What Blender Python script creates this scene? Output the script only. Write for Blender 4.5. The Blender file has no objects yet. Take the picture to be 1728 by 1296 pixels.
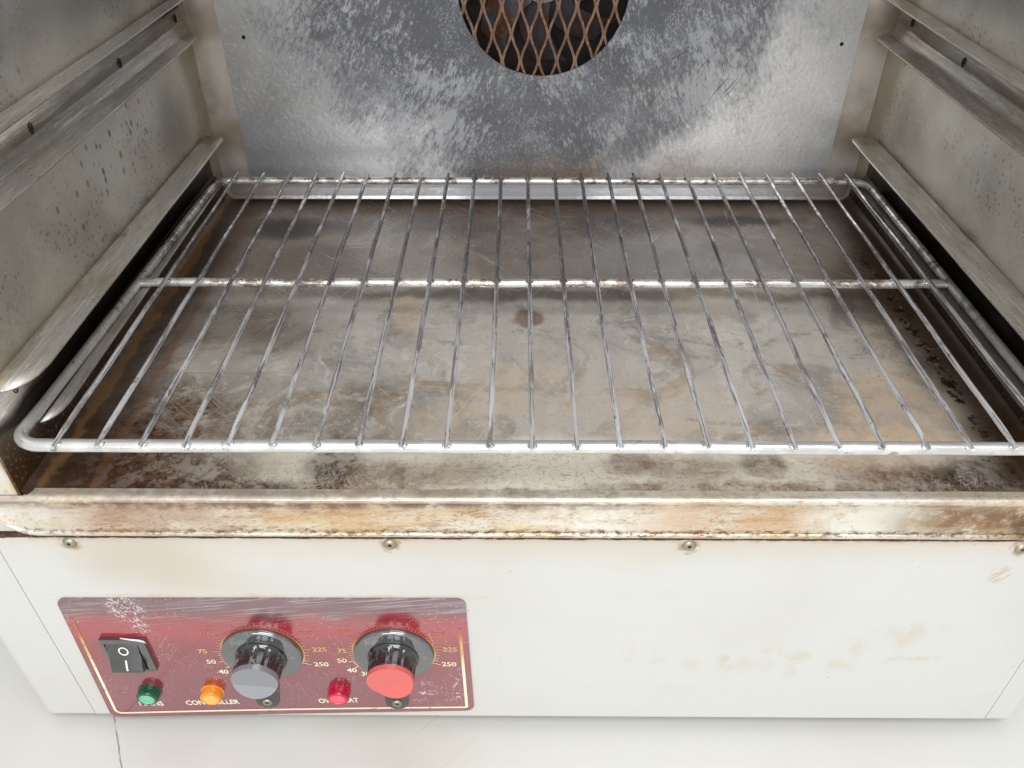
import bpy, bmesh, math, random
from mathutils import Vector, Matrix, noise as mnoise
random.seed(7)
sc = bpy.context.scene
C = sc.collection
# ------------------------------------------------------------ camera
cam = bpy.data.cameras.new('camera'); cam.lens = 1362.457/1728*36; cam.sensor_width = 36
cam.clip_start = .01; cam.clip_end = 50
co = bpy.data.objects.new('camera', cam); C.objects.link(co); sc.camera = co
R = ((0.9999728, -0.0030605, 0.0067091), (0.0071764, 0.6131640, -0.7899230), (-0.0016962, 0.7899497, 0.6131693))
co.matrix_world = Matrix([[*R[0], -0.0190275], [*R[1], -0.3016981], [*R[2], 0.2741663], [0, 0, 0, 1]])
# ------------------------------------------------------------ light
w = bpy.data.worlds.new('World'); sc.world = w; w.use_nodes = True
wn = w.node_tree; bg = wn.nodes['Background']
tc = wn.nodes.new('ShaderNodeTexCoord'); sx = wn.nodes.new('ShaderNodeSeparateXYZ'); rp = wn.nodes.new('ShaderNodeValToRGB')
mr = wn.nodes.new('ShaderNodeMapRange'); mr.inputs[1].default_value = -1; mr.inputs[2].default_value = 1
wn.links.new(tc.outputs['Generated'], sx.inputs[0]); wn.links.new(sx.outputs[2], mr.inputs[0])
wn.links.new(mr.outputs[0], rp.inputs[0]); wn.links.new(rp.outputs[0], bg.inputs[0])
e = rp.color_ramp.elements
e[0].position = .30; e[0].color = (.30, .29, .28, 1); e[1].position = .95; e[1].color = (.92, .95, 1, 1)
k = e.new(.52); k.color = (.80, .80, .80, 1)
bg.inputs[1].default_value = .78
def area(name, loc, target, size, power, col=(1, 1, 1)):
    l = bpy.data.lights.new(name, 'AREA'); l.shape = 'RECTANGLE'; l.size, l.size_y = size; l.energy = power; l.color = col
    o = bpy.data.objects.new(name, l); C.objects.link(o); o.location = loc
    o.rotation_euler = (Vector(target)-Vector(loc)).to_track_quat('-Z', 'Y').to_euler(); return o
area('ceiling_lamp', (.25, -.75, 1.5), (0, .0, -.1), (1.3, .7), 15, (1, .995, .985))
area('front_fill_light', (-.2, -1.9, .75), (0, .2, 0), (1.5, 1.0), 26, (.95, .98, 1))  # added, unseen fill light in front of the oven, brightening the chamber
sc.view_settings.view_transform = 'Standard'; sc.view_settings.look = 'None'
sc.view_settings.exposure = 0.12; sc.view_settings.gamma = 1
sc.cycles.use_denoising = True
sc.cycles.max_bounces = 8
# ------------------------------------------------------------ helpers
BASE = Vector((-.004, .19, -.262))
def tag(o, label=None, cat=None, group=None, kind=None):
    for kk, v in (('label', label), ('category', cat), ('group', group), ('kind', kind)):
        if v: o[kk] = v
def empty(name, loc):
    o = bpy.data.objects.new(name, None); C.objects.link(o); o.location = loc; o.empty_display_size = .05; return o
def link(name, bm, mat, parent=None, loc=None, smooth=True, sharp=35, bevel=0):
    """bm is in world metres (relative to loc if loc is given, else to the parent's base)."""
    me = bpy.data.meshes.new(name)
    if bevel:
        ed = [x for x in bm.edges if len(x.link_faces) == 2 and x.calc_face_angle(0) > .6]
        bmesh.ops.bevel(bm, geom=ed, offset=bevel, segments=2, affect='EDGES', profile=.6, clamp_overlap=True)
    origin = Vector((0, 0, 0))
    if loc is None and parent is not None: origin = PB[parent.name]
    for v in bm.verts: v.co -= origin
    bm.normal_update(); bm.to_mesh(me); bm.free()
    for p in me.polygons: p.use_smooth = smooth
    if smooth: me.set_sharp_from_angle(angle=math.radians(sharp))
    me.materials.append(mat)
    o = bpy.data.objects.new(name, me); C.objects.link(o)
    if parent is not None:
        o.parent = parent
        if loc is not None: o.location = Vector(loc)-PB[parent.name]
        PB[o.name] = Vector(loc) if loc is not None else origin
    elif loc is not None: o.location = loc
    return o
PB = {}
def box(bm, x0, x1, y0, y1, z0, z1):
    vs = [bm.verts.new((x, y, z)) for x in (x0, x1) for y in (y0, y1) for z in (z0, z1)]
    for f in ((0, 1, 3, 2), (4, 6, 7, 5), (0, 4, 5, 1), (2, 3, 7, 6), (0, 2, 6, 4), (1, 5, 7, 3)): bm.faces.new([vs[i] for i in f])
def quad(bm, *p): return bm.faces.new([bm.verts.new(x) for x in p])
def prism(bm, pts, d):
    """closed outline pts (3-D) extruded by vector d"""
    d = Vector(d); a = [bm.verts.new(p) for p in pts]; b = [bm.verts.new(Vector(p)+d) for p in pts]; n = len(a)
    bm.faces.new(a); bm.faces.new(b[::-1])
    for i in range(n): bm.faces.new((a[i], b[i], b[(i+1) % n], a[(i+1) % n]))
    bmesh.ops.recalc_face_normals(bm, faces=bm.faces)
def tube(bm, pts, r, seg=14, closed=False, cap=True):
    pts = [Vector(p) for p in pts]; n = len(pts); rings = []; up = None
    rr = r if isinstance(r, (list, tuple)) else [r]*n
    for i, p in enumerate(pts):
        a = pts[i-1] if (i or closed) else p; b = pts[(i+1) % n] if (i < n-1 or closed) else p
        t = (b-a).normalized()
        if up is None: up = Vector((0, 0, 1)) if abs(t.z) < .9 else Vector((1, 0, 0))
        s = t.cross(up).normalized(); up = s.cross(t).normalized()
        rings.append([bm.verts.new(p+rr[i]*(math.cos(2*math.pi*j/seg)*s+math.sin(2*math.pi*j/seg)*up)) for j in range(seg)])
    for i in range(n if closed else n-1):
        A, B = rings[i], rings[(i+1) % n]
        for j in range(seg): bm.faces.new((A[j], A[(j+1) % seg], B[(j+1) % seg], B[j]))
    if cap and not closed: bm.faces.new(rings[0][::-1]); bm.faces.new(rings[-1])
def lathe(bm, prof, seg=48, flute=None):
    """profile (r, y) turned about the Y axis, outward = -Y"""
    rings = []
    for r, y in prof:
        if r < 1e-6: rings.append([bm.verts.new((0, y, 0))]); continue
        ring = []
        for j in range(seg):
            a = 2*math.pi*j/seg; q = r*(flute(a, y) if flute else 1)
            ring.append(bm.verts.new((q*math.cos(a), y, q*math.sin(a))))
        rings.append(ring)
    for A, B in zip(rings, rings[1:]):
        for j in range(seg):
            k2 = (j+1) % seg
            if len(A) == 1 and len(B) == 1: continue
            if len(A) == 1: bm.faces.new((A[0], B[j], B[k2]))
            elif len(B) == 1: bm.faces.new((A[j], A[k2], B[0]))
            else: bm.faces.new((A[j], A[k2], B[k2], B[j]))
    bmesh.ops.recalc_face_normals(bm, faces=bm.faces)
def grid(bm, nu, nv, f):
    V = [[bm.verts.new(f(i/nu, j/nv)) for j in range(nv+1)] for i in range(nu+1)]
    for i in range(nu):
        for j in range(nv): bm.faces.new((V[i][j], V[i+1][j], V[i+1][j+1], V[i][j+1]))
def hexc(h):
    v = [int(h[i:i+2], 16)/255 for i in (0, 2, 4)]
    return tuple(((x+.055)/1.055)**2.4 if x > .04045 else x/12.92 for x in v)+(1,)
# ------------------------------------------------------------ node materials
class Mat:
    def __init__(s, name, rand=False, offset=True):
        s.m = bpy.data.materials.new(name); s.m.use_nodes = True; s.t = s.m.node_tree; s.b = s.t.nodes['Principled BSDF']
        tc = s.t.nodes.new('ShaderNodeTexCoord'); s.P = tc.outputs['Object']
        if offset: s.P = s.vm('ADD', s.P, tuple(BASE))
        if rand:
            oi = s.t.nodes.new('ShaderNodeObjectInfo'); s.rnd = oi.outputs['Random']
            mu = s.vm('SCALE', (3.1, 5.3, 7.7), None, oi.outputs['Random']); s.P = s.vm('ADD', s.P, mu)
        s.h = None
    def put(s, sock, v):
        if isinstance(v, bpy.types.NodeSocket): s.t.links.new(v, sock)
        else: sock.default_value = v
    def vm(s, op, a, b=None, sc_=None):
        n = s.t.nodes.new('ShaderNodeVectorMath'); n.operation = op; s.put(n.inputs[0], a)
        if b is not None: s.put(n.inputs[1], b)
        if sc_ is not None: s.put(n.inputs[3], sc_)
        return n.outputs['Value'] if op in ('LENGTH', 'DOT_PRODUCT') else n.outputs[0]
    def ma(s, op, a, b=0., clamp=False):
        n = s.t.nodes.new('ShaderNodeMath'); n.operation = op; n.use_clamp = clamp; s.put(n.inputs[0], a); s.put(n.inputs[1], b); return n.outputs[0]
    def rng(s, v, a, b, c=0., d=1., smooth=True):
        n = s.t.nodes.new('ShaderNodeMapRange'); n.interpolation_type = 'SMOOTHSTEP' if smooth else 'LINEAR'
        for i, x in enumerate((v, a, b, c, d)): s.put(n.inputs[i], x)
        return n.outputs[0]
    def noise(s, scale, detail=4, rough=.55, st=(1, 1, 1), P=None, dist=0., rot=None):
        P = P or s.P
        if rot is not None:
            r = s.t.nodes.new('ShaderNodeVectorRotate'); r.rotation_type = 'AXIS_ANGLE'; s.put(r.inputs['Vector'], P)
            r.inputs['Axis'].default_value = rot[0]; r.inputs['Angle'].default_value = rot[1]; P = r.outputs[0]
        if st != (1, 1, 1): P = s.vm('MULTIPLY', P, st)
        n = s.t.nodes.new('ShaderNodeTexNoise'); n.inputs['Scale'].default_value = scale; n.inputs['Detail'].default_value = detail
        n.inputs['Roughness'].default_value = rough; n.inputs['Distortion'].default_value = dist; s.put(n.inputs['Vector'], P); return n.outputs['Fac']
    def noisec(s, scale, detail=3):
        n = s.t.nodes.new('ShaderNodeTexNoise'); n.inputs['Scale'].default_value = scale; n.inputs['Detail'].default_value = detail; s.put(n.inputs['Vector'], s.P); return n.outputs['Color']
    def warp(s, amp=.012, scale=35, detail=4):
        d = s.vm('SUBTRACT', s.noisec(scale, detail), (.5, .5, .5)); return s.vm('ADD', s.P, s.vm('SCALE', d, None, amp*2))
    def blob(s, W, c, r, soft=.35):
        """1 inside an ellipsoid, 0 outside; axes the blob ignores carry a huge radius"""
        d = s.vm('LENGTH', s.vm('MULTIPLY', s.vm('SUBTRACT', W, c), tuple(1/x for x in r))); return s.rng(d, 1+soft, 1-soft)
    def spots(s, scale, size, st=(1, 1, 1), rnd=1.):
        n = s.t.nodes.new('ShaderNodeTexVoronoi'); n.inputs['Scale'].default_value = scale; n.inputs['Randomness'].default_value = rnd
        s.put(n.inputs['Vector'], s.vm('MULTIPLY', s.P, st) if st != (1, 1, 1) else s.P); return s.rng(n.outputs['Distance'], size, size*.55)
    def mix(s, f, a, b, mode='MIX'):
        n = s.t.nodes.new('ShaderNodeMix'); n.data_type = 'RGBA'; n.blend_type = mode
        s.put(n.inputs[0], f); s.put(n.inputs[6], a); s.put(n.inputs[7], b); return n.outputs[2]
    def lay(s, mask, col, amt=1.):
        if isinstance(col, str): col = hexc(col)
        s.col = s.mix(s.ma('MULTIPLY', mask, amt), s.col, col)
    def mul(s, *m):
        o = m[0]
        for x in m[1:]: o = s.ma('MULTIPLY', o, x)
        return o
    def hair(s, axes, ang, thr=.66, scale=1., ax=(0, 0, 1)):
        """thin scratches running along one direction"""
        return s.rng(s.noise(scale, 2, .5, st=axes, rot=(ax, ang)), thr, thr+.07)
    def bump(s, h, strength=.3, dist=.001):
        n = s.t.nodes.new('ShaderNodeBump'); n.inputs['Strength'].default_value = strength; n.inputs['Distance'].default_value = dist
        s.put(n.inputs['Height'], h)
        if s.h: s.put(n.inputs['Normal'], s.h)
        s.h = n.outputs[0]
    def done(s, rough=.4, metal=0., **kw):
        s.put(s.b.inputs['Base Color'], s.col); s.put(s.b.inputs['Roughness'], rough); s.put(s.b.inputs['Metallic'], metal)
        for kk, v in kw.items(): s.put(s.b.inputs[kk.replace('_', ' ')], v)
        if s.h: s.put(s.b.inputs['Normal'], s.h)
        return s.m
BIG = 1e3
def plain(name, col, rough=.4, metal=0., **kw):
    m = Mat(name); m.col = hexc(col) if isinstance(col, str) else col
    return m.done(rough, metal, **kw)

def steel_wall(name, side):
    m = Mat(name); m.col = hexc('dcd7cb'); W = m.warp(.012, 30)
    m.lay(m.rng(m.noise(7, 4), .42, .68), '9b9183', .7)
    m.lay(m.rng(m.noise(18, 5, .6), .5, .72), 'd6d8d8', .6)
    sp = m.mul(m.spots(220, .32), m.rng(m.noise(14, 2), .5, .6))
    m.lay(sp, '6a6156', .5)
    m.lay(m.mul(m.spots(95, .2, (1, 1, .7)), m.rng(m.noise(10, 2), .54, .62)), '6d6152', .6)
    if side < 0: m.lay(m.mul(m.spots(150, .3, (1, 1, .6)), m.blob(W, (0, .21, .075), (BIG, .06, .022), .4)), '5d5242', .8)
    m.lay(m.mul(m.spots(300, .28), m.rng(m.noise(30, 2), .5, .62)), 'd6d2c8', .45)
    m.lay(m.blob(W, (0, .30, .05), (BIG, .03, .028), .7), '6e675e', .55)
    m.lay(m.blob(W, (0, .36, .10), (BIG, .02, .3), .6), '9c8b74', .7)
    m.lay(m.blob(W, (0, .30, .165), (BIG, .16, .022), .6), '5a564c', .6)
    # burnt-on grease low down, by the floor and by the mouth of the chamber
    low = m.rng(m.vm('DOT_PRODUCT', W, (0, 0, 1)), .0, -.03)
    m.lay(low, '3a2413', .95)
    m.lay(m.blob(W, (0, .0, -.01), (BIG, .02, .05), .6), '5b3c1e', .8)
    m.lay(m.rng(m.noise(420, 3, .7), .56, .68), 'd4d1c8', .4); m.lay(m.rng(m.noise(460, 3, .7), .58, .68), '5b564e', .35)
    f = m.noise(900, 2); m.bump(f, .12, .0004); m.bump(m.noise(45, 4), .15, .002)
    return m.done(m.rng(m.noise(25, 4), .3, .7, .26, .46), .55)
M = {}
M['wall_l'] = steel_wall('stained steel wall left', -1)
M['wall_r'] = steel_wall('stained steel wall right', 1)

def strip():
    m = Mat('heat tinted steel strip'); m.col = hexc('c6bfb6'); W = m.warp(.01, 40)
    m.lay(m.rng(m.noise(16, 4), .45, .7), '85796d', .8); m.lay(m.rng(m.noise(24, 4), .55, .75), 'c4beb6', .6)
    m.lay(m.blob(W, (0, 0, .02), (BIG, BIG, .014), .6), '86694c', .5); m.lay(m.blob(W, (0, 0, .11), (BIG, BIG, .012), .6), '81654a', .5)
    m.bump(m.noise(700, 2), .1, .0004); return m.done(.42, .45)
M['strip'] = strip()

def baffle():
    m = Mat('sooty galvanised baffle'); B = BIG; W = m.warp(.01, 40, 5)
    x = m.vm('DOT_PRODUCT', m.P, (1, 0, 0)); z = m.vm('DOT_PRODUCT', m.P, (0, 0, 1))
    m.col = hexc('b4b5b8'); m.lay(m.blob(W, (.16, .37, .04), (.09, B, .07), .7), 'f2f1ef', .9); m.lay(m.blob(W, (-.13, .37, .01), (.07, B, .04), .7), 'ececee', .9)
    m.lay(m.mul(m.rng(x, -.12, -.22), m.rng(m.noise(9, 4), .3, .6)), 'a19f9b', .6)
    m.lay(m.rng(m.noise(420, 4, .75), .55, .68), 'f0f1f2', .35); m.lay(m.rng(m.noise(380, 4, .75), .57, .7), '8f9195', .35)
    m.lay(m.mul(m.blob(W, (-.2, .37, .01), (.08, B, .02), .8)), 'a5a7ad', .5)
    sl = m.noise(1, 6, .75, st=(420, 420, 150), rot=((0, 1, 0), -.45)); sr = m.noise(1, 6, .75, st=(420, 420, 150), rot=((0, 1, 0), .35))
    side = m.rng(x, -.04, .03); st = m.ma('ADD', m.ma('MULTIPLY', sr, side), m.ma('MULTIPLY', sl, m.ma('SUBTRACT', 1., side)))
    d = m.vm('LENGTH', m.vm('MULTIPLY', m.vm('SUBTRACT', m.P, (-.006, .37, .205)), (1/.222, 0, 1/.213)))
    d2 = m.vm('LENGTH', m.vm('MULTIPLY', m.vm('SUBTRACT', m.P, (-.012, .37, .02)), (1/.075, 0, 1/.08)))
    d = m.ma('MINIMUM', d, d2)
    n1 = m.ma('SUBTRACT', m.noise(22, 7, .62), .5); n2 = m.ma('SUBTRACT', st, .5)
    e = m.ma('ADD', d, m.ma('ADD', m.ma('MULTIPLY', n1, .75), m.ma('MULTIPLY', n2, .55)))
    soot = m.rng(e, 1.16, .80)
    m.lay(soot, '5b5b5f', .93)
    m.lay(m.mul(soot, m.rng(m.noise(12, 5, .6), .42, .66)), '7b7c81', .7)
    m.lay(m.mul(soot, m.blob(W, (.0, .37, .12), (.11, B, .05), .7)), '4c4d53', .6)
    # smeared flakes where the soot has been rubbed through, thicker towards the rim
    v = m.ma('ADD', st, m.ma('ADD', m.ma('MULTIPLY', m.ma('SUBTRACT', d, .72), .26), m.ma('MULTIPLY', m.ma('SUBTRACT', m.noise(17, 5, .6), .5), .95)))
    fl = m.rng(v, .50, .68)
    m.lay(m.mul(soot, fl), 'bfc0c3', .66)
    m.lay(m.mul(soot, m.rng(m.ma('ADD', m.noise(1, 5, .8, st=(900, 900, 420), rot=((0, 1, 0), .1)), m.ma('MULTIPLY', m.ma('SUBTRACT', m.noise(26, 5), .5), .5)), .54, .63)), 'a9abb0', .6)
    v2 = m.ma('ADD', sl, m.ma('MULTIPLY', m.ma('SUBTRACT', m.noise(30, 4), .5), .6)); m.lay(m.mul(soot, m.rng(v2, .56, .72)), 'a5a7ac', .6)
    m.lay(m.mul(m.blob(W, (.06, .37, -.010), (.10, B, .012), .8), m.rng(m.noise(25, 4), .42, .6)), '9d8268', .45)
    m.lay(m.mul(m.blob(W, (.0, .37, -.022), (.3, B, .006), .8), m.rng(m.noise(20, 3), .4, .6)), 'a58b70', .45)
    for x_, z_, a, n in ((.085, .105, .5, 1), (.12, .075, .9, 2), (-.14, .1, -.7, 3), (-.16, .12, .8, 3)):
        m.lay(m.mul(m.hair((25, 25, 900), a, .64, ax=(0, 1, 0)), m.blob(m.P, (x_, .37, z_), (.05, B, .04), .4)), '47484d', .8)
    m.lay(m.rng(z, -.019, -.021), 'a9aaae', .8); m.lay(m.mul(m.rng(z, -.019, -.021), m.rng(m.ma('ABSOLUTE', x), .19, .26)), 'a08a74', .6)
    m.bump(st, .1, .0004); m.bump(m.noise(260, 3), .3, .0008); m.bump(m.noise(8, 3), .1, .006)
    return m.done(m.rng(soot, 0, 1, .30, .52, False), m.rng(soot, 0, 1, .6, .3, False))
M['baffle'] = baffle()

def floor():
    m = Mat('burnt grease on steel floor'); Z = BIG; W = m.warp(.016, 22, 6); W2 = m.warp(.007, 90, 5)
    m.col = hexc('d2ccc3')
    x = m.vm('DOT_PRODUCT', W, (1, 0, 0)); y = m.vm('DOT_PRODUCT', W, (0, 1, 0))
    m.lay(m.rng(m.noise(7, 6, .62), .42, .60), 'a09a93', .8)
    m.lay(m.rng(m.noise(19, 7, .68, dist=1.0), .50, .60), '88827d', .55)
    # wiped, milky clouds with soft torn edges
    m.lay(m.rng(m.noise(13, 8, .72, dist=2.0), .53, .60), 'e0d6c8', .6)
    m.lay(m.rng(m.noise(31, 7, .72, dist=2.5), .56, .62), 'ece3d5', .5)
    m.lay(m.mul(m.rng(m.noise(11, 6, .7, dist=1.5), .55, .63), m.rng(y, .25, .12)), 'a6845a', .5)
    m.lay(m.rng(m.noise(420, 3, .75), .55, .70), 'cdc6bb', .35); m.lay(m.rng(m.noise(380, 3, .75), .56, .70), '544e48', .35)
    # back half browner and darker; pale sheen and crossbar shadow painted in
    m.lay(m.rng(y, .17, .25), '84756a', .6)
    m.lay(m.blob(W, (0, .362, 0), (.29, .03, Z), .5), '654a35', .7)
    for c, r, col, a in (((-.21, .31), (.035, .016), '332c29', .8), ((.165, .325), (.05, .012), '332b29', .85), ((.06, .315), (.05, .02), '4c474b', .6), ((-.10, .315), (.08, .02), '4e4641', .55),
                         ((.02, .205), (.26, .009), '4a3d35', .7), ((.10, .26), (.07, .03), 'a3a1a6', .6), ((.02, .25), (.05, .012), 'b1a8a0', .4), ((-.18, .25), (.05, .04), '6a584a', .6), ((.235, .20), (.03, .05), '54402e', .7), ((-.20, .16), (.05, .03), '5d4a38', .6)):
        m.lay(m.blob(W, (*c, 0), (*r, Z), .6), col, a)
    fine = m.rng(m.noise(70, 7, .75), .40, .60)
    for c, r, a in (((.21, .070), (.036, .045), 1.), ((.185, .040), (.045, .020), .9), ((.225, .125), (.010, .045), .6), ((-.095, .18), (.012, .022), .8), ((-.105, .195), (.02, .007), .7), ((.0, .09), (.035, .03), .5), ((.07, .07), (.04, .035), .6),
                    ((-.06, .06), (.03, .02), .5), ((.12, .20), (.03, .02), .35), ((-.035, .095), (.02, .03), .5)):
        m.lay(m.mul(m.blob(W2, (*c, 0), (*r, Z), .35), m.rng(fine, 0, 1, .45, 1)), 'e2caaf', a*.85)
    for c, r, a in (((-.222, .070), (.03, .03), .75), ((-.18, .062), (.03, .016), .45), ((-.12, .085), (.035, .014), .45), ((-.11, .045), (.03, .012), .4)):
        m.lay(m.mul(m.blob(W, (*c, 0), (*r, Z), .5), m.rng(m.noise(75, 7, .75), .36, .6)), '6f4c28', a)
    m.lay(m.mul(m.blob(W, (-.225, .072, 0), (.03, .03, Z), .5), m.rng(m.noise(260, 5, .75), .54, .62)), '2f1b10', .75)
    m.lay(m.blob(m.warp(.004, 90), (-.0113, .1746, 0), (.0105, .0115, Z), .25), '72523a', .65)
    def ring(c, r, wd, a):
        d = m.vm('LENGTH', m.vm('MULTIPLY', m.vm('SUBTRACT', m.warp(.003, 60), (*c, 0)), (1/r[0], 1/r[1], 0)))
        m.lay(m.mul(m.rng(m.ma('ABSOLUTE', m.ma('SUBTRACT', d, 1.)), wd, 0), m.rng(m.noise(30, 3), .42, .55)), 'cbb89c', a)
    ring((-.16, .085), (.07, .03), .03, .3); ring((.2, .11), (.05, .06), .03, .3)
    # straight ghost edge of a tray that stood front left
    bx = m.rng(m.ma('ABSOLUTE', m.ma('SUBTRACT', m.vm('DOT_PRODUCT', m.P, (0, 1, 0)), .1095)), .0011, .0003)
    m.lay(m.mul(bx, m.rng(x, -.25, -.24), m.rng(x, -.17, -.19)), 'b39470', .6)
    for a, msk, t in ((.5, .48, .64), (-.7, .46, .645), (1.45, .5, .64), (.1, .5, .65), (2.3, .48, .645)):
        m.lay(m.mul(m.hair((1100, 12, 1), a, t), m.rng(m.noise(12, 2, rot=((0, 0, 1), a)), msk, msk+.1)), 'e2ddd4', .6)
    m.lay(m.mul(m.spots(160, .14), m.rng(m.noise(20), .5, .6)), 'e2dccf', .7)
    m.lay(m.mul(m.spots(240, .17), m.rng(m.noise(16), .56, .66)), '231610', .85)
    # front apron of the floor: brighter light painted in pale, baked residue only in patches
    m.lay(m.blob(W, (.02, .018, 0), (.27, .026, Z), .4), 'efe6d4', .95)
    s1 = m.hair((1300, 90, 1), .35, .60); s2 = m.hair((1200, 100, 1), -.5, .60); s3 = m.hair((1500, 70, 1), 1.3, .61)
    hatch = m.ma('MAXIMUM', m.ma('MAXIMUM', s1, s2), s3)
    fr = m.rng(m.noise(80, 7, .75), .42, .56); fr2 = m.rng(m.noise(260, 4, .75), .50, .60)
    for c, r, col, a in (((-.25, .025), (.042, .05), '4a2815', .97), ((-.215, .016), (.052, .028), '54301a', .95), ((-.185, .006), (.06, .008), '36160e', .95), ((.05, .0015), (.4, .004), '6a4524', .8),
                         ((-.121, .020), (.016, .026), '3c1c18', .97), ((-.090, .014), (.026, .014), '6f4826', .8), ((-.05, .02), (.02, .014), '85643f', .5), ((.10, .006), (.085, .007), '6a4422', .85), ((.045, .028), (.014, .010), '6b4030', .7), ((.118, .028), (.014, .010), '5f3d30', .85), ((.075, .024), (.03, .010), '7b5a3c', .6),
                         ((.180, .026), (.03, .012), 'c8a88e', .85), ((.200, .013), (.042, .012), '6d5047', .9), ((.245, .010), (.045, .024), '2c1b16', .97), ((.27, .035), (.018, .035), '2c1c15', .95)):
        m.lay(m.mul(m.blob(W2, (*c, 0), (*r, Z), .45), m.rng(fr, 0, 1, .6, 1), m.rng(fr2, 0, 1, .8, 1)), col, a)
    m.lay(m.mul(m.ma('MULTIPLY', hatch, m.rng(m.noise(45, 4), .40, .58)), m.blob(W, (.03, .018, 0), (.25, .022, Z), .3)), 'cfc9bf', .7)
    m.lay(m.mul(m.rng(m.noise(500, 3, .75), .54, .62), m.blob(W, (.03, .015, 0), (.27, .02, Z), .4)), '907a5e', .4)
    m.lay(m.mul(m.rng(m.noise(1, 6, .75, st=(40, 160, 1)), .53, .63), m.blob(W, (.03, .012, 0), (.27, .02, Z), .4)), '8f7653', .45)
    # dark gutters along both side walls
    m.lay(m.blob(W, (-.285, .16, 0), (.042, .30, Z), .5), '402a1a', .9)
    m.lay(m.blob(W2, (-.2755, .2, 0), (.0035, .3, Z), .5), '94714c', .65)
    m.lay(m.blob(m.warp(.004, 60), (-.249, .16, 0), (.0022, .3, Z), .7), '86592f', .45)
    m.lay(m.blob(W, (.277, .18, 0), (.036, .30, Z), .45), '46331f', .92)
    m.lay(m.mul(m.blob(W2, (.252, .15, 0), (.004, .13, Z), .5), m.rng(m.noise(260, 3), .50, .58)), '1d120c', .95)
    m.lay(m.mul(m.blob(W2, (.254, .2, 0), (.004, .13, Z), .5), m.rng(m.noise(300, 3), .60, .66)), 'b0936c', .6)
    m.bump(m.noise(380, 4), .2, .0005); m.bump(m.noise(9, 3), .08, .004)
    return m.done(m.rng(m.noise(16, 6, .7), .35, .65, .26, .46), .28)
M['floor'] = floor()

def guide():
    m = Mat('worn steel runner'); m.col = hexc('bdb9b3'); W = m.warp(.01, 30)
    m.lay(m.rng(m.noise(1, 5, .65, st=(50, 7, 50)), .45, .62), 'a1998e', .7)
    m.lay(m.rng(m.noise(1, 6, .7, st=(260, 45, 260)), .50, .62), 'd0c2a8', .4)
    m.lay(m.rng(m.noise(1, 6, .7, st=(420, 90, 420)), .53, .64), '8d857b', .45)
    m.lay(m.rng(m.noise(1, 3, .6, st=(900, 30, 900)), .55, .66), 'eceae6', .55)
    m.lay(m.rng(m.noise(12, 4), .52, .7), '9a8465', .35)
    z = m.vm('DOT_PRODUCT', W, (0, 0, 1)); y = m.vm('DOT_PRODUCT', W, (0, 1, 0)); ax_ = m.ma('ABSOLUTE', m.vm('DOT_PRODUCT', m.vm('ADD', m.P, (.0015, 0, 0)), (1, 0, 0)))
    # darker web between the flanges; contact shadow and dirt painted under the rack rods
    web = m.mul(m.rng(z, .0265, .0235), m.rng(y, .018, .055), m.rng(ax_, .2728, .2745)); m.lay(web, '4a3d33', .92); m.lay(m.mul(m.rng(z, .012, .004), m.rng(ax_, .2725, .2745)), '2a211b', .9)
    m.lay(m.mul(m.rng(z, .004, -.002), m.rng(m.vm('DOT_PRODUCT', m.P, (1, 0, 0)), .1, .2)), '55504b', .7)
    # tan grease gathered in the seams
    m.lay(m.mul(m.rng(ax_, .2745, .2765), m.rng(m.noise(120, 4, .7), .42, .56), m.rng(z, .0225, .025), m.rng(z, .045, .035)), 'ab9470', .75)
    m.lay(m.mul(m.spots(260, .2), m.rng(m.noise(25), .5, .6)), '3b2f25', .6)
    m.bump(m.noise(330, 4), .2, .0005); m.bump(m.noise(40, 3), .1, .002)
    return m.done(m.rng(m.noise(30, 4), .35, .65, .28, .42), .6)
M['guide'] = guide()

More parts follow.
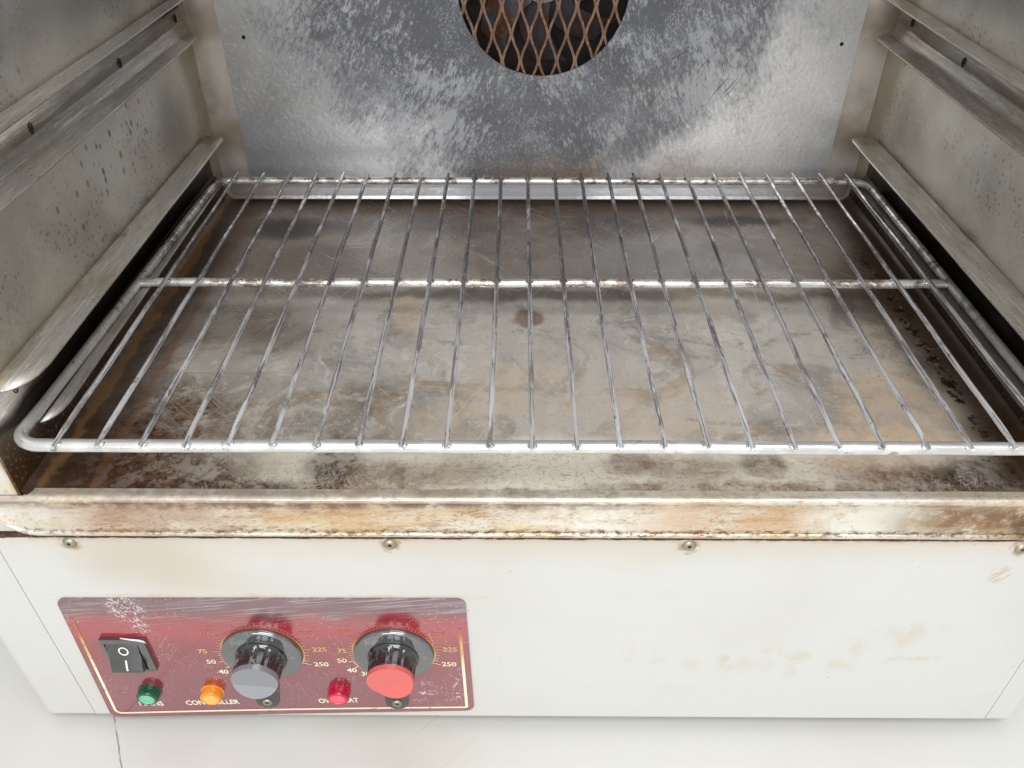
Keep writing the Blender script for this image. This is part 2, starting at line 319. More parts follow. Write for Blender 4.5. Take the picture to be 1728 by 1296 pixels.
def sill():
    m = Mat('grease tanned sill'); m.col = hexc('cfc6b4'); W = m.warp(.012, 28, 5); W2 = m.warp(.004, 120, 4); B = BIG
    m.lay(m.rng(m.noise(1, 5, .65, st=(14, 50, 70)), .42, .60), 'c6ad88', .85)
    m.lay(m.rng(m.noise(1, 5, .7, st=(40, 140, 220)), .50, .62), '95714f', .6)
    hz = m.noise(1, 5, .75, st=(260, 500, 700), rot=((0, 1, 0), .25)); m.lay(m.rng(hz, .53, .62), '7b5232', .6); m.lay(m.rng(m.noise(1, 4, .7, st=(200, 500, 900)), .56, .66), 'efe7d8', .5)
    for x, r, col, a in ((-.22, .05, '9d7a68', .6), (-.29, .03, 'dcd8cf', .8), (-.12, .05, 'bd9c74', .5), (.03, .05, 'e6e2da', .6), (.10, .05, 'c39a70', .6), (.17, .03, 'e0ddd3', .85), (.235, .045, '7b5a3c', .9), (.275, .03, '4e362a', .9)):
        m.lay(m.mul(m.blob(W, (x, 0, -.05), (r, B, .012), .6), m.rng(m.noise(50, 5, .7), .3, .55)), col, a)
    m.lay(m.mul(m.blob(W2, (-.14, 0, -.040), (.19, B, .0045), .6), m.rng(m.noise(70, 5, .7), .36, .56)), '6f473c', .8)
    m.lay(m.mul(m.blob(W2, (0, 0, -.0385), (.4, B, .0022), .6), m.rng(m.noise(1, 5, .75, st=(160, 260, 400)), .48, .58)), '6b482e', .65)
    m.lay(m.mul(m.blob(W2, (0, 0, -.0605), (.35, B, .0014), .6), m.rng(m.noise(1, 5, .75, st=(260, 260, 600)), .48, .55)), '4b3329', .8)
    m.lay(m.mul(m.spots(330, .22), m.rng(m.noise(40), .5, .62)), '5a3a26', .6)
    m.lay(m.rng(m.vm('DOT_PRODUCT', m.P, (0, 0, 1)), -.0400, -.0384), 'e4dfd3', .35)  # highlight along the nose painted as a paler band
    m.bump(m.noise(260, 4), .25, .0006); return m.done(.3, .35)
M['sill'] = sill()

def paint(name, jamb=False):
    m = Mat(name); m.col = hexc('c9c8c3'); W = m.warp(.012, 28, 4); W2 = m.warp(.0035, 120, 4); B = BIG
    m.lay(m.rng(m.noise(6, 4), .45, .7), 'c2c0b9', .7)
    m.lay(m.rng(m.noise(1, 3, .5, st=(6, 6, 60)), .5, .7), 'c5c5c1', .5)
    if jamb:
        m.lay(m.rng(m.noise(20, 5), .42, .66), 'cdb891', .6)
        m.lay(m.mul(m.blob(W, (-.280, 0, 0), (.0055, B, .2), .6)), '94702f', .75)
        m.lay(m.blob(W, (-.30, 0, -.045), (.1, B, .006), .6), 'a97f50', .55)
        m.lay(m.rng(m.noise(90, 4), .56, .68), '8d6a44', .4)
    else:
        top = m.rng(m.vm('DOT_PRODUCT', W2, (0, 0, 1)), -.0745, -.0685)
        m.lay(m.mul(top, m.rng(m.noise(22, 3), .3, .6)), 'c9975f', .5)
        m.lay(m.mul(m.rng(m.vm('DOT_PRODUCT', W2, (0, 0, 1)), -.0705, -.0685), m.rng(m.noise(60, 4), .35, .55)), '5f3018', .9)
        m.lay(m.blob(W, (-.235, 0, -.085), (.035, B, .028), .8), 'b39f84', .5)
        m.lay(m.blob(W, (-.20, 0, -.105), (.025, B, .02), .8), 'bcaa90', .35)
        m.lay(m.blob(W, (0, 0, -.07), (.32, B, .016), .8), 'c2b5a2', .5)
        # old glue ghosts where lettering was lifted off
        g = m.rng(m.noise(60, 5, .7), .44, .58)
        for x, z, rx, rz in ((.0525, -.182, .003, .010), (.071, -.180, .004, .006), (.093, -.185, .003, .009), (.122, -.188, .006, .009), (.115, -.180, .003, .008), (.143, -.181, .004, .010), (.163, -.178, .009, .003), (.160, -.190, .003, .009),
                             (.185, -.181, .003, .010), (.196, -.170, .006, .006), (.198, -.190, .006, .003), (.2243, -.149, .012, .006), (.223, -.165, .004, .010), (.225, -.181, .014, .0025), (.243, -.180, .004, .002)):
            m.lay(m.mul(m.blob(W2, (x, 0, z), (rx*1.5, B, rz*1.3), .8), g), 'bcab88', .34)
        m.lay(m.mul(m.blob(m.P, (.259, 0, -.098), (.006, B, .007), .4), m.hair((500, 1, 60), -.7, .45, ax=(0, 1, 0))), 'b09460', .6)
        for (x, z) in ((-.2701, -.0735), (-.0901, -.0735), (.0772, -.0735), (.2621, -.0742)):
            m.lay(m.mul(m.blob(W2, (x, 0, z-.0008), (.0062, B, .0064), .3), m.rng(m.noise(200, 3), .38, .6)), '9a7444', .7)
        # label edge grime
        m.lay(m.mul(m.blob(W2, (-.17, 0, -.1205), (.12, B, .0018), .5), m.rng(m.noise(70), .4, .6)), 'c4a878', .5)
    m.lay(m.mul(m.spots(90, .07), m.rng(m.noise(9), .5, .62)), '6d6357', .6)
    m.lay(m.mul(m.spots(60, .10), m.rng(m.noise(12), .56, .62)), 'cdb68c', .5)
    m.bump(m.noise(420, 2), .05, .0004); m.bump(m.noise(11, 2), .05, .004)
    return m.done(.34, 0., Coat_Weight=.15)
M['paint'] = paint('white enamel'); M['jamb'] = paint('yellowed enamel', True)

def plate():
    m = Mat('maroon printed plate'); m.col = hexc('7c0f1e'); W = m.warp(.012, 30, 4); W2 = m.warp(.003, 150, 4); B = BIG
    m.lay(m.rng(m.noise(12, 3), .4, .7), '8c1c26', .5)
    band = m.rng(m.vm('DOT_PRODUCT', W, (0, 0, 1)), -.145, -.130)
    m.lay(m.blob(W, (0, 0, -.153), (B, B, .011), .9), 'a8202c', .6)
    m.lay(band, '5a434a', .78)
    wipe = m.rng(m.noise(1, 4, .6, st=(22, 60, 700), rot=((0, 1, 0), .12)), .5, .66)
    m.lay(m.mul(wipe, m.rng(m.vm('DOT_PRODUCT', W, (0, 0, 1)), -.155, -.13)), 'b9aeb2', .5)
    m.lay(m.mul(m.blob(W, (-.18, 0, -.225), (.16, B, .03), .7)), '6c2f45', .5)
    # dried drip of glue above the switch, bubbly
    fo = m.rng(m.noise(420, 3, .7, dist=1.5), .52, .60); crk = m.ma('MAXIMUM', m.blob(W2, (-.2555, 0, -.132), (.011, B, .014), .35), m.blob(W2, (-.2515, 0, -.149), (.0055, B, .008), .4))
    glue = m.mul(fo, crk); m.lay(glue, 'e8e0dc', .9)
    line = m.mul(m.hair((60, 1, 900), .95, .63, ax=(0, 1, 0)), m.blob(m.P, (-.243, 0, -.17), (.02, B, .03), .4)); m.lay(line, 'd59aa0', .5)
    m.lay(m.mul(m.rng(m.noise(260, 4, .7, dist=1.), .58, .64), m.ma('MAXIMUM', m.blob(W2, (-.076, 0, -.222), (.012, B, .014), .5), m.blob(W2, (-.058, 0, -.212), (.006, B, .02), .5))), 'dcc5c9', .8)
    m.lay(m.mul(m.spots(420, .2), m.rng(m.noise(25), .46, .6)), 'e3d6d8', .55)
    for a in (.2, -.9, .9): m.lay(m.mul(m.hair((800, 1, 25), a, .68, ax=(0, 1, 0)), m.rng(m.noise(20, 2), .5, .6)), 'd8b9bd', .5)
    m.bump(glue, .5, .0006); m.bump(m.noise(13, 3), .08, .004); m.bump(m.noise(900, 2), .08, .0003)
    return m.done(m.rng(m.noise(40, 4), .3, .7, .07, .17), 0., IOR=2.6)
M['plate'] = plate()
def gold():
    m = Mat('gilt print'); m.col = hexc('e9dfc4')
    z = m.vm('DOT_PRODUCT', m.P, (0, 0, 1)); m.lay(m.rng(z, -.195, -.172), 'c9975a', .9)
    m.lay(m.rng(m.ma('ADD', z, m.ma('MULTIPLY', m.noise(90, 4), .016)), -.160, -.146), 'a8584e', .9)
    m.lay(m.rng(m.noise(350, 3), .62, .70), '9b3a3c', .6); return m.done(.35)
M['gold'] = gold(); M['white_print'] = plain('white print', 'e8e6e2', .4)
def black_plastic(name, white=0.):
    m = Mat(name, offset=False); m.col = hexc('0b0b0d')
    m.lay(m.rng(m.noise(120, 5, .7), .60, .66), 'b6b4ae', white); m.lay(m.mul(m.spots(700, .2), m.rng(m.noise(80), .5, .6)), 'c9c7c2', .5*min(1, white+.4))
    m.bump(m.noise(400, 3), .06, .0004); return m.done(m.rng(m.noise(90, 4), .3, .7, .04, .14), 0., IOR=2.0)
M['black'] = black_plastic('glossy black plastic', .15); M['knob_dusty'] = black_plastic('scuffed black plastic', .8)
def skirt():
    m = Mat('smoked metal skirt', offset=False); m.col = hexc('7d7f80'); m.lay(m.rng(m.noise(160, 5, .7, dist=1), .57, .64), 'b9b9b2', .4)
    m.bump(m.noise(500, 2), .04, .0003); return m.done(m.rng(m.noise(60, 3), .3, .7, .02, .06), .75, IOR=2.0)
M['skirt'] = skirt()
M['cap_grey'] = plain('grey cap', '8c8f92', .14, .35, IOR=1.8); M['cap_red'] = plain('red cap', 'd2605c', .2, 0., IOR=1.6)
M['switch'] = plain('satin black plastic', '121316', .28, 0., IOR=2.2); M['switch_bezel'] = plain('black bezel', '232426', .22, 0., IOR=2.6)
def lens(name, col, inner, tr):
    m = Mat(name, offset=False); m.col = hexc(col); m.lay(m.rng(m.noise(200, 3), .5, .7), inner, .35)
    m.bump(m.noise(350, 2), .2, .0005); return m.done(.12, 0., Transmission_Weight=tr, IOR=1.5, Coat_Weight=.3)
M['lens_green'] = lens('green lens', '06613f', '0a7a50', .45); M['lens_orange'] = lens('orange lens', 'ff9a24', 'ffb050', .25); M['lens_red'] = lens('red lens', 'd1123c', 'e03a58', .35)
M['face_green'] = lens('green lens face', '6fb894', '8fcfb0', 0.); M['face_orange'] = lens('orange lens face', 'ffb25a', 'ffc880', 0.); M['face_red'] = lens('red lens face', 'f2566e', 'f98a96', 0.)
def chrome():
    m = Mat('soiled chrome wire', rand=True, offset=False); m.col = hexc('e8e7e6')
    st = (60, 16, 60)
    m.lay(m.rng(m.noise(1, 5, .65, st=st), .50, .56), 'fbfcff', .9)  # light and dark streaks stand in for chrome reflections, painted into the colour
    dk = m.rng(m.noise(1.3, 5, .7, st=st), .53, .60); m.lay(dk, '3c3835', .5)
    tc2 = m.t.nodes.new('ShaderNodeTexCoord'); yl = m.vm('DOT_PRODUCT', tc2.outputs['Object'], (0, 1, 0))
    m.lay(m.mul(m.rng(yl, .06, .26), m.rng(m.noise(1, 4, .65, st=(60, 30, 60)), .34, .52)), '5d544c', .8)
    m.lay(m.rng(m.noise(1, 3, .6, st=(900, 25, 900)), .52, .57), '64656b', .7)
    m.lay(m.mul(m.rng(m.noise(2, 4, .7, st=(90, 40, 90)), .60, .67)), '6a4026', .7)
    m.lay(m.rng(m.noise(420, 3), .60, .68), 'f1eee6', .55)
    m.bump(m.noise(1, 4, .6, st=(500, 160, 500)), .35, .0005)
    return m.done(m.rng(m.noise(1, 4, st=st), .35, .65, .08, .30), m.rng(yl, .02, .2, .5, .8, False))
M['chrome'] = chrome()
def rail():
    m = Mat('soiled chrome rail', offset=False); m.col = hexc('d3d2cf'); st = (36, 36, 36)
    m.lay(m.rng(m.noise(1, 5, .65, st=st), .5, .62), 'ece9e2', .7)
    m.lay(m.mul(m.rng(m.noise(2, 5, .75, st=(40, 40, 40)), .60, .66)), '6b5a49', .6)
    y = m.vm('DOT_PRODUCT', m.P, (0, 1, 0)); bk = m.rng(y, -.10, .0)
    m.lay(m.mul(bk, m.rng(m.noise(3, 5, .7, st=(20, 30, 30)), .46, .58)), '5d4028', .75)
    m.lay(m.mul(bk, m.rng(m.noise(4, 4, .7, st=(30, 50, 50)), .54, .6)), 'efe8db', .8)
    m.bump(m.noise(300, 4), .2, .0004); return m.done(m.rng(m.noise(40, 4), .35, .65, .18, .42), .6)
M['rail'] = rail()
def rusty(name, a, b, r=.7, met=.2, fl=.35):
    m = Mat(name); m.col = hexc(a); m.lay(m.rng(m.noise(60, 5, .65), .42, .6), b, .85); m.lay(m.rng(m.noise(300, 3), .56, .66), 'c09a78', fl)
    m.bump(m.noise(300, 4), .4, .0006); return m.done(r, met)
M['rust'] = rusty('rusted mesh', '8c6d59', '6d4e3d'); M['dull_screw'] = rusty('sooty screw', '7d7a76', '5e5a56', .6, .2, .1); M['fan'] = rusty('heat browned fan', '6a6f7a', '8a5a32', .4, .7); M['cavity'] = rusty('sooted duct', '1e1814', '2e2018', .7, .2, .0)
M['grease'] = rusty('baked grease', '2a140b', '4a2815', .45, 0.)
M['rivet'] = rusty('dull rivet', 'a3a08f', '8b8672', .4, .7); M['hole'] = plain('dark hole', '0c0a09', .8)
def worktop():
    m = Mat('white laminate', offset=False); m.col = hexc('cfcec8')
    m.lay(m.rng(m.noise(7, 4), .45, .7), 'c8c5be', .7)
    # joint between two boards, running slantwise, black dirt in it
    d = m.vm('DOT_PRODUCT', m.vm('SUBTRACT', m.warp(.0012, 120), (-.3032, .0023, 0)), (.8827, .4699, 0))
    jt = m.rng(m.ma('ABSOLUTE', d), .00055, .0003); m.lay(m.mul(jt, m.rng(m.noise(1, 2, .5, st=(70, 70, 0)), .38, .5)), '201d1a', .9)
    m.lay(m.rng(m.ma('ABSOLUTE', d), .00035, .0001), 'a9a49a', .8)
    m.lay(m.mul(m.spots(70, .05), m.rng(m.noise(8), .52, .62)), '5a544c', .6)
    m.lay(m.mul(m.rng(m.noise(5, 3), .5, .7)), 'c8bfae', .3); m.lay(m.mul(m.hair((700, 9, 1), .8, .66), m.rng(m.noise(4, 1), .5, .6)), 'a9a6a2', .35)
    return m.done(.3, 0.)
M['worktop'] = worktop()

# ------------------------------------------------------------ the surface it stands on
bm = bmesh.new(); box(bm, -1.3, 1.3, -1.0, .9, -.302, -.262)
wt = link('worktop', bm, M['worktop'], bevel=.002); tag(wt, kind='structure')

# ------------------------------------------------------------ oven
oven = empty('convection_oven', BASE); PB[oven.name] = BASE.copy()
tag(oven, 'white enamelled fan oven with open brown-stained steel chamber and maroon control plate', 'oven')
XL, XR, YB, ZT = -.2835, .276, .3715, .42
BXL, BXR = -.351, .329; PZ0, PZ1 = -.2515, -.0685; PL, PR = -.312, .3045
def part(name, bm, mat, **kw): return link(name, bm, M[mat], kw.pop('parent', oven), **kw)
# chamber
bm = bmesh.new(); box(bm, XL-.0015, XL, .0, .41, -.0385, ZT)
for v in bm.verts: v.co.x += .0112*v.co.y
part('side_wall', bm, 'wall_l')
bm = bmesh.new(); box(bm, XR, XR+.0015, .0, .41, -.0385, ZT); part('side_wall', bm, 'wall_r')
bm = bmesh.new(); box(bm, XL, XR, .0, .41, ZT, ZT+.0015); part('chamber_ceiling', bm, 'wall_l')
# floor: sheet with turned-up edges
bm = bmesh.new()
prof = [(XL+.0004, -.0335), (XL+.0018, -.0352), (XL+.0045, -.0366), (XL+.008, -.037)]+[(XL+.008+(XR-XL-.016)*i/30, -.037) for i in range(1, 30)]+[(XR-.008, -.037), (XR-.0045, -.0366), (XR-.0018, -.0352), (XR-.0004, -.0335)]
ys = [.0005+.405*j/40 for j in range(41)]
V = [[bm.verts.new((x, y, z+.0004*mnoise.noise(Vector((x*9, y*9, 3))))) for y in ys] for x, z in prof]
for i in range(len(prof)-1):
    for j in range(40): bm.faces.new((V[i][j], V[i+1][j], V[i+1][j+1], V[i][j+1]))
for v in bm.verts:
    if v.co.x < -.26: v.co.x += .0112*v.co.y
ob = part('chamber_floor', bm, 'floor'); 
# duct cavity behind the baffle
bm = bmesh.new(); quad(bm, (XL, .41, -.037), (XR, .41, -.037), (XR, .41, ZT), (XL, .41, ZT)); part('rear_duct', bm, 'cavity')
# strips in the rear corners
for s, x0, x1 in ((-1, -.2796, -.2515), (1, .2475, XR)):
    bm = bmesh.new(); xs = [x0, x1]
    box(bm, x0+.0002, x1-.0002, YB, YB+.001, -.0365, ZT-.0005)
    part('corner_strip', bm, 'strip')
# baffle with round opening
bm = bmesh.new(); cx, cz, rr = .0, .1363, .066; x0, x1, z0, z1 = -.2540, .2490, -.018, ZT-.001; yf = YB-.0035; n = 96
def rectpt(a):
    dx, dz = math.cos(a), math.sin(a); t = min(((x1-cx)/dx if dx > 0 else (x0-cx)/dx) if abs(dx) > 1e-9 else 9, ((z1-cz)/dz if dz > 0 else (z0-cz)/dz) if abs(dz) > 1e-9 else 9)
    return (cx+dx*t, cz+dz*t)
angs = sorted([2*math.pi*i/n for i in range(n)]+[math.atan2(z-cz, x-cx) % (2*math.pi) for x in (x0, x1) for z in (z0, z1)])
inn = [bm.verts.new((cx+rr*math.cos(a), yf, cz+rr*math.sin(a))) for a in angs]
inb = [bm.verts.new((cx+rr*math.cos(a), yf+.0015, cz+rr*math.sin(a))) for a in angs]
out = [bm.verts.new((rectpt(a)[0], yf, rectpt(a)[1])) for a in angs]
for i in range(len(angs)):
    j = (i+1) % len(angs); bm.faces.new((inn[i], inn[j], out[j], out[i])); bm.faces.new((inb[i], inb[j], inn[j], inn[i]))
# folded edges and the tipped lower lip
for a, b in (((x0, z0), (x0, z1)), ((x1, z1), (x1, z0))): quad(bm, (a[0], yf, a[1]), (b[0], yf, b[1]), (b[0], YB, b[1]), (a[0], YB, a[1]))
lip = [(yf, -.018), (yf-.0008, -.021), (yf-.004, -.0245), (yf-.0085, -.0300), (yf-.0095, -.0325), (yf-.0085, -.0338)]
for (ya, za), (yb, zb) in zip(lip, lip[1:]): quad(bm, (XL+.010, ya, za), (XR-.006, ya, za), (XR-.010, yb, zb), (XL+.014, yb, zb))
bmesh.ops.remove_doubles(bm, verts=bm.verts, dist=.00001); bmesh.ops.recalc_face_normals(bm, faces=bm.faces)
baf = part('rear_baffle', bm, 'baffle', smooth=False)
for x, z in ((-.0532, .0836), (.0485, .0837), (-.0033, .0607), (-.236, .10), (.236, .095)):
    bm = bmesh.new(); r0 = .0022 if abs(x) < .1 else .0012
    lathe(bm, [(0, -.0003), (r0*.6, -.0003), (r0, -.0009), (r0*1.25, 0)], 16); link('screw', bm, M['dull_screw' if abs(x) < .1 else 'hole'], baf, loc=(x, yf-.0002, z))
# fan guard: expanded metal
bm = bmesh.new(); pitch, per, A = .0146, .0405, .0031; gy = yf+.0022
def strand(k):
    s = 1 if k % 2 == 0 else -1; xk = .0008+k*pitch/2; pts = []
    for i in range(-40, 41):
        z = i*per/20; c = math.cos(2*math.pi*z/per); c = .55*(2/math.pi)*math.asin(max(-1, min(1, c)))+.50*math.copysign(abs(c)**.8, c)
        pts.append((xk+s*A*c+.0, z+cz+.006))
    return pts
for k in range(-10, 11):
    run = []
    for x, z in strand(k)+[(9, 9)]:
        if (x-cx)**2+(z-cz)**2 < (rr+.003)**2: run.append((x, gy+.0004*math.sin(z*300), z))
        else:
            if len(run) > 1:
                for a, b in zip(run, run[1:]):
                    wd = .00095
                    d = Vector((b[0]-a[0], 0, b[2]-a[2])).normalized(); sd = Vector((d.z, 0, -d.x))*wd; t = Vector((0, .0012, 0))
                    A0, A1, B0, B1 = Vector(a)-sd, Vector(a)+sd, Vector(b)-sd, Vector(b)+sd
                    quad(bm, A0, A1, B1, B0); quad(bm, A0, B0, B0+t, A0+t); quad(bm, A1, A1+t, B1+t, B1); quad(bm, A0+t, B0+t, B1+t, A1+t)
            run = []
bmesh.ops.remove_doubles(bm, verts=bm.verts, dist=.00002)
link('fan_guard', bm, M['rust'], baf, smooth=False)
# fan behind it
bm = bmesh.new(); lathe(bm, [(0, -.006), (.018, -.006), (.020, .0), (.020, .012)], 32); fan = link('fan', bm, M['fan'], oven, loc=(cx, .386, cz+.004))
for k in range(8):
    bm = bmesh.new(); a0 = 2*math.pi*k/8+.35
    def bl(u, v):
        r = .014+.050*u; a = a0+.55*u; wdt = (v-.5)*.026
        return (r*math.cos(a)-wdt*math.sin(a), .008-.016*v+.003*u, r*math.sin(a)+wdt*math.cos(a))
    grid(bm, 8, 3, bl); link('fan_blade', bm, M['fan'], fan, loc=(cx, .386, cz+.004))

# runners: C channels, three sides
def runner(side, xw, zt, zb, wt_, wb, y0, y1, y0b=None, slots=(), bent=False):
    bm = bmesh.new(); s = side; t = .0012; y0b = y0 if y0b is None else y0b
    def sheet(pts, rnd0, rnd1, n=14):
        # pts: list of (offset from web inward, z); the free edge has rounded ends
        L = [(0, *pts[0])]
        for p, q_ in zip(pts, pts[1:]): L.append((L[-1][0]+math.hypot(q_[0]-p[0], q_[1]-p[1]), *q_))
        tot = L[-1][0]; rows = []
        for d, off, z in L:
            f = max(0, (d-(tot-rnd0))/rnd0) if rnd0 else 0; g = max(0, (d-(tot-rnd1))/rnd1) if rnd1 else 0
            a = rnd0*1.5*(1-math.sqrt(max(0, 1-f*f))); b = rnd1*(1-math.sqrt(max(0, 1-g*g)))
            ya, yb = y0s+a, y1-b
            row = []
            for i in range(n+1):
                y = ya+(yb-ya)*i/n; row.append((xw-s*off, y, z+.0005*mnoise.noise(Vector((y*14, s*3, z*20)))))
            rows.append(row)
        vv = [[bm.verts.new(p) for p in r] for r in rows]
        for i in range(len(vv)-1):
            for j in range(n): bm.faces.new((vv[i][j], vv[i+1][j], vv[i+1][j+1], vv[i][j+1]))
    y0s = y0
    def fan_(a, b, k=14): return [(a[0]+(b[0]-a[0])*i/k, a[1]+(b[1]-a[1])*i/k) for i in range(k+1)]
    r = .003
    arc_t = [(r*(1-math.cos(u)), zt-r+r*math.sin(u)) for u in [math.pi/2*i/4 for i in range(5)]]
    sheet([(0, zt-r)]+arc_t[1:]+fan_((r, zt), (wt_, zt))[1:], .016, .007)
    y0s = y0b
    if bent: low = [(0, zb+.012)]+[(.0005, zb+.009), (.002, zb+.006), (.0045, zb+.0035)]+fan_((.0045, zb+.0035), (wb, zb))[1:]
    else: low = [(0, zb+r)]+[(r*(1-math.cos(u)), zb+r-r*math.sin(u)) for u in [math.pi/2*i/4 for i in range(1, 5)]]+fan_((r, zb), (wb, zb))[1:]
    sheet(low, .012 if not bent else .004, .006)
    # web, with its lower front corner cut away
    zz = low[0][1]; n = 14
    pts = [(y0-.010, zt-r), (y0-.010, zb+.012), (y0b, zz), (y1, zz), (y1, zt-r)] if not bent else [(y0, zt-r), (y0, zz), (y1, zz), (y1, zt-r)]
    bm.faces.new([bm.verts.new((xw, y, z)) for y, z in pts])
    bmesh.ops.remove_doubles(bm, verts=bm.verts, dist=.00005)
    if side < 0:
        for v in bm.verts: v.co.x += .0112*v.co.y*max(0, 1-abs(v.co.x-xw)/.014)
    bmesh.ops.recalc_face_normals(bm, faces=bm.faces)
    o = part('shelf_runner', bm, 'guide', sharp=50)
    md = o.modifiers.new('thickness', 'SOLIDIFY'); md.thickness = .0011; md.offset = 0
    for y, z in slots:
        xq = xw+(.0112*y if side < 0 else 0)
        b2 = bmesh.new(); ring = [(xq-s*.0008, y+.0019*math.cos(a), z+.0028*math.sin(a)) for a in [2*math.pi*i/16 for i in range(16)]]
        tube(b2, ring, .0003, 6, closed=True)
        c_ = b2.faces.new([b2.verts.new((xq-s*.0009, y+.0008*math.cos(a), z+.0016*math.sin(a))) for a in [2*math.pi*i/16 for i in range(16)]])
        link('screw_slot', b2, M['hole'] , o)
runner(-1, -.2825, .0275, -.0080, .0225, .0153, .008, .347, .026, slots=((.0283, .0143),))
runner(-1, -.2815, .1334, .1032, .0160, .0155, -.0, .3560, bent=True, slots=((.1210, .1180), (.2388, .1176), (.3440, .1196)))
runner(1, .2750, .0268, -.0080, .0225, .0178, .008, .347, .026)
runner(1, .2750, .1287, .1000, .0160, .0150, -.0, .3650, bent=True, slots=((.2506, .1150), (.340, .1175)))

# enamelled body: sides, top, back, underside, jambs, lintel
bm = bmesh.new()
def rounded_side(xo, s):
    # outer side with a rounded vertical front corner, full height
    r = .010; prof = [(PL-.0006 if s < 0 else PR+.0006, .0)]+[(xo-s*(r-r*math.sin(u)), r-r*math.cos(u)) for u in [math.pi/2*i/8 for i in range(9)]]+[(xo, .45)]
    for (xa, ya), (xb, yb) in zip(prof, prof[1:]): quad(bm, (xa, ya, PZ0), (xb, yb, PZ0), (xb, yb, -.0675), (xa, ya, -.0675))
    quad(bm, (prof[0][0], 0, PZ0), (prof[0][0], 0, -.0675), (prof[0][0], .004, -.0675), (prof[0][0], .004, PZ0))
    bm.faces.new([bm.verts.new((x, y, PZ0)) for x, y in prof+[(0, .45), (0, .0)]][::1])
rounded_side(BXL, -1); rounded_side(BXR, 1)
quad(bm, (BXL, .45, PZ0), (BXR, .45, PZ0), (BXR, .45, -.0675), (BXL, .45, -.0675))
bmesh.ops.remove_doubles(bm, verts=bm.verts, dist=.00002)
part('lower_casing', bm, 'paint', sharp=40)
bm = bmesh.new()
zc0 = -.0653
def jamb(xi, xo, s):
    r = .010; yj = .0008
    prof = [(xi, .004), (xi, yj+.001), (xi+s*.0008, yj)]+[(xo-s*(r-r*math.sin(u)), yj+r-r*math.cos(u)) for u in [math.pi/2*i/8 for i in range(9)]]+[(xo, .45)]
    for (xa, ya), (xb, yb) in zip(prof, prof[1:]): quad(bm, (xa, ya, zc0), (xb, yb, zc0), (xb, yb, .46), (xa, ya, .46))
jamb(XL-.0005, BXL, -1); jamb(XR+.0005, BXR, 1)
box(bm, XL, XR, .001, .003, ZT, .4595); quad(bm, (BXL, .005, .46), (BXR, .005, .46), (BXR, .45, .46), (BXL, .45, .46)); quad(bm, (BXL, .45, zc0), (BXR, .45, zc0), (BXR, .45, .46), (BXL, .45, .46))
bmesh.ops.remove_doubles(bm, verts=bm.verts, dist=.00002)
part('upper_casing', bm, 'jamb', sharp=40)
bm = bmesh.new(); nn = 400; gr = []
for i in range(nn+1):
    x = BXL+.003+(BXR-BXL-.006)*i/nn; lo = -.0690-.0006*mnoise.noise(Vector((x*60, 0, 0)))-.0005*mnoise.noise(Vector((x*260, 5, 0)))
    if x < PL or x > PR: lo = -.0672
    zt2 = -.0640 if XL+.002 < x < XR-.002 else -.0655
    gr.append([bm.verts.new(p) for p in ((x, .03, zt2), (x, -.0003, zt2), (x, -.0006, -.0675), (x, -.0005, lo), (x, .0010, lo-.0001))])
for a, b in zip(gr, gr[1:]):
    for j in range(4): bm.faces.new((a[j], a[j+1], b[j+1], b[j]))
part('grease_joint', bm, 'grease')

# sill: pressed plate with rounded lower corners, raised nose at the top, rolled bead below
bm = bmesh.new(); X0, X1, zt_, zb_ = -.3035, .2995, -.0385, -.0628; rc = .022
def zlow(x):
    d = 0
    if x < X0+rc: d = rc-math.sqrt(max(0, rc*rc-(X0+rc-x)**2))
    if x > X1-rc: d = rc-math.sqrt(max(0, rc*rc-(x-X1+rc)**2))
    return zb_+min(d, zt_-zb_-.004)
nx = 150; xs = []
for i in range(nx+1):
    t = i/nx; xs.append(X0+(X1-X0)*(.5-.5*math.cos(math.pi*t)) if False else X0+(X1-X0)*t)
def pro(x):
    inside = XL+.0002 <= x <= XR-.0002
    zl = zlow(x); P = []
    if inside: P += [(.006, -.0367), (.0035, -.0366), (.0012, -.0361), (-.0004, -.0362), (-.0016, -.0370), (-.0021, -.0384), (-.0018, -.0400)]
    else: P += [(.0004, -.0367), (.0002, -.0366), (-.0002, -.0364), (-.0004, -.0366), (-.0016, -.0372), (-.0021, -.0384), (-.0018, -.0400)]
    h = -.0400
    for u, y in ((.08, -.0010), (.3, -.0012), (.55, -.0016), (.8, -.0022), (.90, -.0028)): P.append((y, h+(zl-h)*u))
    for u in range(7): a = math.pi*u/6; P.append((-.0024-.0016*math.sin(a), zl+.0018*math.cos(a)))
    P.append((.0015, zl-.0018))
    return P
rows = [[bm.verts.new((x, y+.00025*mnoise.noise(Vector((x*25, i*.3, 1))), z)) for i, (y, z) in enumerate(pro(x))] for x in xs]
for a, b in zip(rows, rows[1:]):
    for i in range(len(a)-1): bm.faces.new((a[i], b[i], b[i+1], a[i+1]))
bmesh.ops.recalc_face_normals(bm, faces=bm.faces)
part('door_sill', bm, 'sill', sharp=60)

# front panel and rivets
bm = bmesh.new(); box(bm, PL, PR, -.0002, .0018, PZ0, PZ1); fp = part('front_panel', bm, 'paint', bevel=.0005)
for x, z in ((-.2701, -.0737), (-.0901, -.0737), (.0772, -.0736), (.2626, -.0750)):
    bm = bmesh.new(); lathe(bm, [(.0011, -.0002), (.0012, -.0012), (.0022, -.0014), (.0033, -.0009), (.0040, -.0001), (.0041, .0003)], 28)
    rv = link('rivet', bm, M['rivet'], fp, loc=(x, -.0003, z))
    bm = bmesh.new(); lathe(bm, [(0, -.0004), (.0013, -.0004)], 14); link('rivet_hole', bm, M['hole'], oven, loc=(x, -.0003, z))
